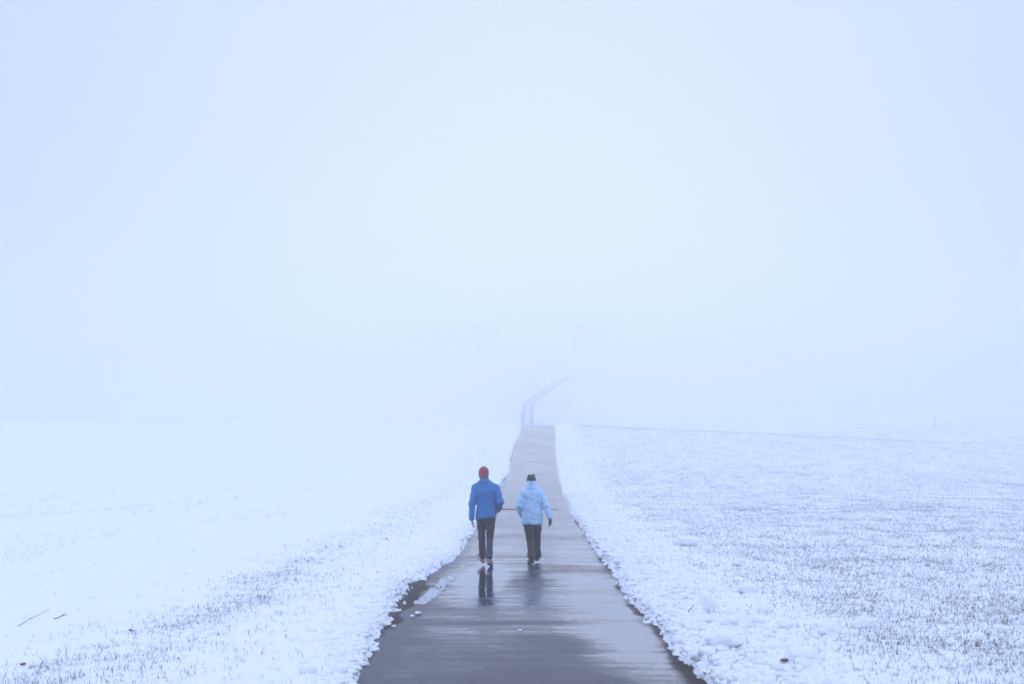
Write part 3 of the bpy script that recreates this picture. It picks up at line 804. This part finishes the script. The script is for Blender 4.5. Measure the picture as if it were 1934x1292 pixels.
    for sd, q in (('L', -1), ('R', 1)):
        a, b, c = J['sh' + sd], J['el' + sd], J['wr' + sd]; r_ = P['arm']
        neckp = J['neck'] + np.array((q * .05, -.01, -.005))
        K.cap(neckp, a + (0, 0, .005), .058, r_[0] * .98, .05)
        K.chain([a, lerp(a, b, .55), b, lerp(b, c, .5), lerp(b, c, .97)], [r_[0], r_[1], r_[2], r_[3], r_[4]], .028)
        fd = (c - b) / np.linalg.norm(c - b)
        for j in range(3):                                                       # bunched cloth at the elbow
            cc = lerp(b, lerp(a, c, .5), .35) + (b - a) * (.06 * (j - 1)); K.cap(cc + (-.04, -.03, .02 * j), cc + (.04, .05, -.02), .004, .003, .012, cut=True)
        K.cap(a + (-q * .050, -.090, -.03), a + (-q * .052, -.100, -.20), .004, .006, .02, cut=True)   # armhole crease
    for a, b, r0, r1 in P['creases']: K.cap(np.array(a) + (0, -.012, 0), np.array(b) + (0, -.014, 0), r0 * .6, r1 * .7, .03, cut=True)
    K.ripple(lambda x, y, z: P['wrinkle'] * (vn3(x * 7 + 5, y * 7, z * 11 + x * 4, 21) + .8 * vn3(x * 14, y * 12, z * 26 + x * 10, 22) + .35 * vn3(x * 40, y * 40, z * 55, 23)), (-.5, -.5, .5), (.5, .5, 1.62))
    jk = link('jacket', K.mesh('jacket'), P['m_jacket'], body)
    C = Field(J['neck'] + (-.16, -.18, -.1), J['neck'] + (.16, .18, .2), .0055)
    cz = P['collar']
    C.stack(cz['z'], cz['cx'], cz['cy'], cz['a'], cz['b'], 0, 2.1)
    C.stack([cz['z'][-1] - .02, cz['z'][-1] + .03], [cz['cx'][-1]] * 2, [cz['cy'][-1]] * 2, [.001] * 2, [.001] * 2, 0)
    C.ripple(lambda x, y, z: .003 * vn3(x * 18, y * 18, z * 26, 31), (-.5, -.5, 1), (.5, .5, 1.8))
    cl = link('collar', C.mesh('collar'), P['m_jacket'], jk)
    c0 = np.array((cz['cx'][0], cz['cy'][0] , cz['z'][0] + .012))
    an_ = np.linspace(0, 2 * np.pi, 40); ring = [c0 + (cz['a'][0] * 1.0 * math.cos(q), cz['b'][0] * 1.0 * math.sin(q), 0) for q in an_]
    V, f = tube(ring, [.0055] * 40); link('collar_seam', raw_mesh('collar_seam', V, f, 4), P['m_seam'], cl)
    if P.get('toggle'):
        V = I2 * np.array((.010, .009, .017)) + np.array(P['toggle']); link('cord_toggle', raw_mesh('cord_toggle', V, F2, 3), M_rubber, cl)
    # hem band, yoke seam, cuffs
    hz_ = P['hem']; ia = lambda z, k: np.interp(z, t['z'], t[k])
    for dz in P['hem_rings']:
        ring = []
        for q in an_:
            c_, s_ = math.cos(q), math.sin(q); e_ = 2 / 2.5
            z0 = hz_ + dz; xx = ia(z0, 'cx') + ia(z0, 'a') * .982 * abs(c_) ** e_ * np.sign(c_)
            ring.append((xx, ia(z0, 'cy') + ia(z0, 'b') * .982 * abs(s_) ** e_ * np.sign(s_), z0 + P['hemtilt'] * xx))
        V, f = tube(ring, [.006] * 40); link('hem_seam', raw_mesh('hem_seam', V, f, 4), P['m_seam'], jk)
    for sd in 'LR':
        a, b = lerp(J['el' + sd], J['wr' + sd], .91), lerp(J['el' + sd], J['wr' + sd], 1.0); r_ = P['arm'][4]
        V, f = tube([a, lerp(a, b, .4), b], [r_ * 1.05, r_ * 1.04, r_ * .93], 18); link('cuff', raw_mesh('cuff', V, f, 4), P['m_jacket'], jk)
    # ---- gloves
    if P.get('gloves'):
        for sd, q in (('L', -1), ('R', 1)):
            G = Field(J['wr' + sd] + (-.16, -.16, -.26), J['wr' + sd] + (.16, .2, .12), .005)
            G.cap(lerp(J['el' + sd], J['wr' + sd], .9), J['wr' + sd], .033, .031, .01)
            hand(G, J['wr' + sd], J['hd' + sd], q, P['hand'] * 1.06, .008, P['curl' + sd])
            link('glove', G.mesh('glove'), M_glove, body)
    # ---- hat
    T_ = Field(hc - .2, hc + .25, .005); P['hat'](T_, hc); ht = link('knit_hat', T_.mesh('knit_hat'), P['m_hat'], body)
    if P.get('hat_band'):
        zb_, ra, rb = P['hat_band']; ring = [hc + np.array((ra * math.cos(q), -.006 + rb * math.sin(q), zb_ + .02 * math.sin(q))) for q in an_]
        V, f = tube(ring, [.009] * 40, 8); link('hat_brim', raw_mesh('hat_brim', V, f, 4), P['m_hat'], ht)
    # ---- shoes
    for sd, q in (('L', -1), ('R', 1)):
        he, to = J['heel' + sd], J['toe' + sd]; an = J['an' + sd]
        ax = to - he; L = np.linalg.norm(ax); ax /= L; up = np.array((0, 0, 1.)); up -= ax * (up @ ax); up /= np.linalg.norm(up); sdv = np.cross(ax, up)
        S_ = Field(np.minimum(he, to) - .09, np.maximum(he, to) + (.09, .09, .16), .005)
        for u0, u1, r0, r1, hh in ((.10, .45, .036, .036, .045), (.45, .78, .038, .040, .040), (.78, .93, .040, .030, .034)):
            S_.cap(he + ax * L * u0 + up * hh, he + ax * L * u1 + up * (hh - .004), r0, r1, .02)
        S_.cap(he + ax * L * .16 + up * .04, an + up * .0 - ax * .005, .040, .044, .025)
        S_.cap(he + ax * L * .45 + up * .05, an + ax * .03, .032, .036, .03)
        def below(x, y, z, he=he, up=up): return (x - he[0]) * up[0] + (y - he[1]) * up[1] + (z - he[2]) * up[2] - .022
        S_.put(below, np.minimum(he, to) - .1, np.maximum(he, to) + .2, .004, cut=True)
        def top(x, y, z, an=an, up=up): return -((x - an[0]) * up[0] + (y - an[1]) * up[1] + (z - an[2]) * up[2]) + P['shoe_top']
        S_.put(top, np.minimum(he, to) - .1, np.maximum(he, to) + .2, .004, cut=True)
        sh = link('shoe', S_.mesh('shoe'), P['m_shoe'], body)
        U = []
        n_ = 28
        def outline(u): return .040 * (1 - .14 * math.exp(-((u - .42) / .15) ** 2) + .06 * math.exp(-((u - .72) / .15) ** 2))
        prof = []
        for i in range(n_):
            a = 2 * math.pi * i / n_; u = .5 + .5 * math.cos(a); prof.append((u, outline(u) * (abs(math.sin(a)) ** .55) * np.sign(math.sin(a))))
        def slab(name_, z0, z1, mat, par, sc):
            V = [he + ax * L * (.5 + (u - .5) * sc) + sdv * v * sc + up * z_ for z_ in (z0, z1) for u, v in prof]
            f_ = [tuple(range(n_ - 1, -1, -1)), tuple(range(n_, 2 * n_))] + [(i, (i + 1) % n_, n_ + (i + 1) % n_, n_ + i) for i in range(n_)]
            me = bpy.data.meshes.new(name_); me.from_pydata([tuple(v) for v in V], [], f_); me.update(); link(name_, me, mat, par)
        slab('midsole', .009, .026, P['m_sole'], sh, 1.04); slab('outsole', 0, .0088, M_rubber, sh, 1.0)
        if P.get('m_overlay'):                                                   # pale overlay at heel and side
            c = he + ax * L * .10 + up * .055
            for s2 in (-1, 1):
                pts = [he + ax * L * u + up * hh + sdv * s2 * .041 for u, hh in ((.15, .05), (.35, .06), (.55, .045), (.7, .035))]
                V, f = tube(pts, [.012, .011, .010, .006], 8); link('overlay', raw_mesh('overlay', V, f, 4), P['m_overlay'], sh)
            V = I2 * np.array((.030, .014, .02)) + c - ax * .028; link('heel_counter', raw_mesh('heel_counter', V, F2, 3), P['m_overlay'], sh)
    body.location = (P['at'][0], P['at'][1], float(terrain(*P['at'])) + .013)
    return body

def hat_red(F_, c):
    F_.ell(c + (0, -.010, .032), (.094, .114, .113), .01)
    F_.ell(c + (0, -.040, -.035), (.082, .078, .062), .03)
    F_.ell(c + (0, .125, -.06), (.13, .10, .095), .015, cut=True)
    F_.ripple(lambda x, y, z: .0025 * np.sin(np.arctan2(x - c[0], y - c[1]) * 34) * (z < c[2] + .12) + .003 * vn3(x * 20, y * 20, z * 20, 3), c - .2, c + .25)
def hat_black(F_, c):
    F_.ell(c + (0, -.008, .020), (.088, .106, .100), .01)
    F_.cap(c + (-.030, -.01, .078), c + (-.052, -.012, .104), .036, .020, .02)
    F_.cap(c + (.030, -.01, .078), c + (.046, -.012, .112), .036, .020, .02)
    F_.cap(c + (-.02, -.01, .09), c + (.02, -.01, .093), .03, .03, .02)
    F_.ell(c + (0, .10, -.075), (.16, .22, .085), .01, cut=True)
    F_.ripple(lambda x, y, z: .0025 * np.sin(np.arctan2(x - c[0], y - c[1]) * 30) + .004 * vn3(x * 18, y * 18, z * 18, 5), c - .2, c + .25)

man = dict(res=.0055, hs=1.02, hand=1.0, at=(-.49, 26.08), curlL=.55, curlR=.9,
    J=dict(head=(-.028, .03, 1.664), neck=(-.005, -.005, 1.52), shL=(-.172, -.005, 1.412), elL=(-.238, -.08, 1.13), wrL=(-.240, -.11, .86), hdL=(.05, -.06, -1),
           shR=(.196, .005, 1.412), elR=(.278, -.085, 1.16), wrR=(.245, .13, 1.005), hdR=(-.25, .9, -.35),
           hipL=(-.072, .02, .90), knL=(-.066, .16, .50), anL=(-.052, .27, .125), heelL=(-.030, .235, .02), toeL=(-.135, .475, .115),
           hipR=(.098, .0, .90), knR=(.085, .02, .48), anR=(.078, -.255, .165), heelR=(.062, -.315, .085), toeR=(.118, -.07, .0)),
    torso=dict(z=[.80, .90, 1.0, 1.12, 1.25, 1.36, 1.44, 1.50, 1.54], cx=[.018] * 6 + [.012, .004, 0], cy=[-.005, -.005, 0, .0, -.005, -.01, -.01, -.008, -.005],
               a=[.198, .198, .186, .178, .186, .188, .160, .100, .07], b=[.160, .158, .142, .132, .135, .132, .112, .085, .07]),
    pelvis=dict(z=[.78, .86, .95, 1.04], cx=[.015] * 4, cy=[0] * 4, a=[.150, .178, .178, .165], b=[.11, .125, .12, .11], pocket=(.015, -.118, .845), pk_dx=.085),
    hem=.872, hemtilt=.16, hem_rings=(.012, .045), arm=(.074, .068, .062, .054, .047), arm_body=(.052, .042, .030), leg_body=(.070, .044, .032), leg=(.096, .080, .063, .058, .054), cuff=-.012,
    collar=dict(z=[1.495, 1.53, 1.60, 1.612], cx=[-.006, -.01, -.016, -.017], cy=[-.005, -.002, .008, .01], a=[.106, .092, .078, .076], b=[.098, .090, .083, .080]),
    creases=[((-.02, -.128, 1.33), (-.135, -.125, 1.10), .003, .009), ((-.145, -.10, 1.30), (-.150, -.11, .98), .008, .010), ((.165, -.09, 1.33), (.185, -.08, 1.12), .012, .016),
             ((-.09, -.14, 1.01), (.16, -.135, 1.02), .002, .004), ((-.08, -.14, .96), (.10, -.14, .95), .002, .004), ((.0, -.14, 1.07), (.15, -.125, 1.09), .002, .004)],
    wrinkle=.0065, crotch=((.012, -.16, .84), (.008, -.13, .70)), hat=hat_red, shoe_top=.0,
    m_trousers=M_navy, m_jacket=M_blue, m_seam=M_bluedark, m_hat=M_redhat, m_shoe=M_shoered, m_sole=M_shoewhite, m_overlay=M_shoewhite)
woman = dict(res=.0055, hs=.93, hand=.9, at=(.37, 26.55), curlL=.9, curlR=.6, gloves=True,
    J=dict(head=(-.010, .035, 1.525), neck=(-.005, -.005, 1.40), shL=(-.143, -.005, 1.308), elL=(-.232, -.055, 1.075), wrL=(-.205, .12, .925), hdL=(.1, .75, -.6),
           shR=(.153, -.005, 1.308), elR=(.262, -.075, 1.075), wrR=(.338, -.12, .855), hdR=(.06, -.05, -1),
           hipL=(-.075, .0, .82), knL=(-.030, .03, .455), anL=(-.005, -.185, .125), heelL=(.005, -.235, .035), toeL=(-.055, -.01, .0),
           hipR=(.085, .02, .82), knR=(.095, .155, .46), anR=(.100, .275, .12), heelR=(.085, .245, .02), toeR=(.170, .46, .115)),
    torso=dict(z=[.68, .76, .86, .98, 1.12, 1.24, 1.32, 1.38, 1.42], cx=[.008] * 6 + [.004, 0, 0], cy=[-.0, -.0, 0, .0, -.005, -.008, -.008, -.006, -.005],
               a=[.194, .197, .204, .196, .178, .166, .138, .096, .072], b=[.164, .166, .164, .152, .138, .128, .11, .085, .07]),
    pelvis=dict(z=[.70, .78, .86, .94], cx=[.0] * 4, cy=[0] * 4, a=[.150, .168, .168, .15], b=[.115, .128, .12, .11], pocket=(.005, -.118, .78), pk_dx=.07),
    hem=.742, hemtilt=.0, hem_rings=(.012, .042), arm=(.076, .071, .066, .060, .050), arm_body=(.046, .036, .026), leg_body=(.074, .044, .030), leg=(.100, .088, .073, .065, .058), cuff=-.005,
    collar=dict(z=[1.385, 1.43, 1.525, 1.54], cx=[-.004, -.006, -.010, -.01], cy=[-.005, -.002, .004, .006], a=[.096, .086, .083, .080], b=[.094, .090, .094, .090]), toggle=(-.010, -.095, 1.520),
    creases=[((.06, -.130, 1.26), (.165, -.115, 1.00), .003, .010), ((.05, -.128, 1.275), (.12, -.12, 1.27), .002, .003), ((-.10, -.12, 1.22), (-.14, -.12, .98), .003, .008), ((-.150, -.08, 1.22), (-.165, -.09, .95), .008, .010), ((.165, -.08, 1.22), (.185, -.08, 1.0), .010, .014),
             ((-.10, -.155, .83), (.12, -.155, .825), .002, .003)],
    wrinkle=.0075, hat=hat_black, shoe_top=.01,
    m_trousers=M_black, m_jacket=M_light, m_seam=M_lightseam, m_hat=M_dkhat, m_shoe=M_boot, m_sole=M_rubber)
tag(person('person', man), 'person in royal blue jacket, red knit hat and red shoes walking away', 'person', 'pair of walkers on the road')
tag(person('person', woman), 'person in pale blue jacket, black hat and dark gloves walking away', 'person', 'pair of walkers on the road')
#PEOPLE-END#

# ---------------------------------------------------------------- fog: one even volume round everything
zb, zt = -7.5, 48.0
x0, x1, y0, y1 = -1150, 1150, -60, 960
V = [(x, y, z) for z in (zb, zt) for y in (y0, y1) for x in (x0, x1)]
f = [(0, 2, 3, 1), (4, 5, 7, 6), (0, 1, 5, 4), (2, 6, 7, 3), (0, 4, 6, 2), (1, 3, 7, 5)]
me = bpy.data.meshes.new('haze'); me.from_pydata(V, [], f); me.update()
hz = link('haze', me)
m = bpy.data.materials.new('fog'); m.use_nodes = True; n = m.node_tree; n.nodes.clear()
o_ = n.nodes.new('ShaderNodeOutputMaterial'); pv = n.nodes.new('ShaderNodeVolumePrincipled')
pv.inputs['Color'].default_value = (.925, .945, .970, 1); pv.inputs['Density'].default_value = .0056; pv.inputs['Anisotropy'].default_value = .78
n.links.new(pv.outputs[0], o_.inputs['Volume'])
me.materials.append(m); hz['kind'] = 'stuff'; hz['label'] = 'pale winter fog filling the whole valley'
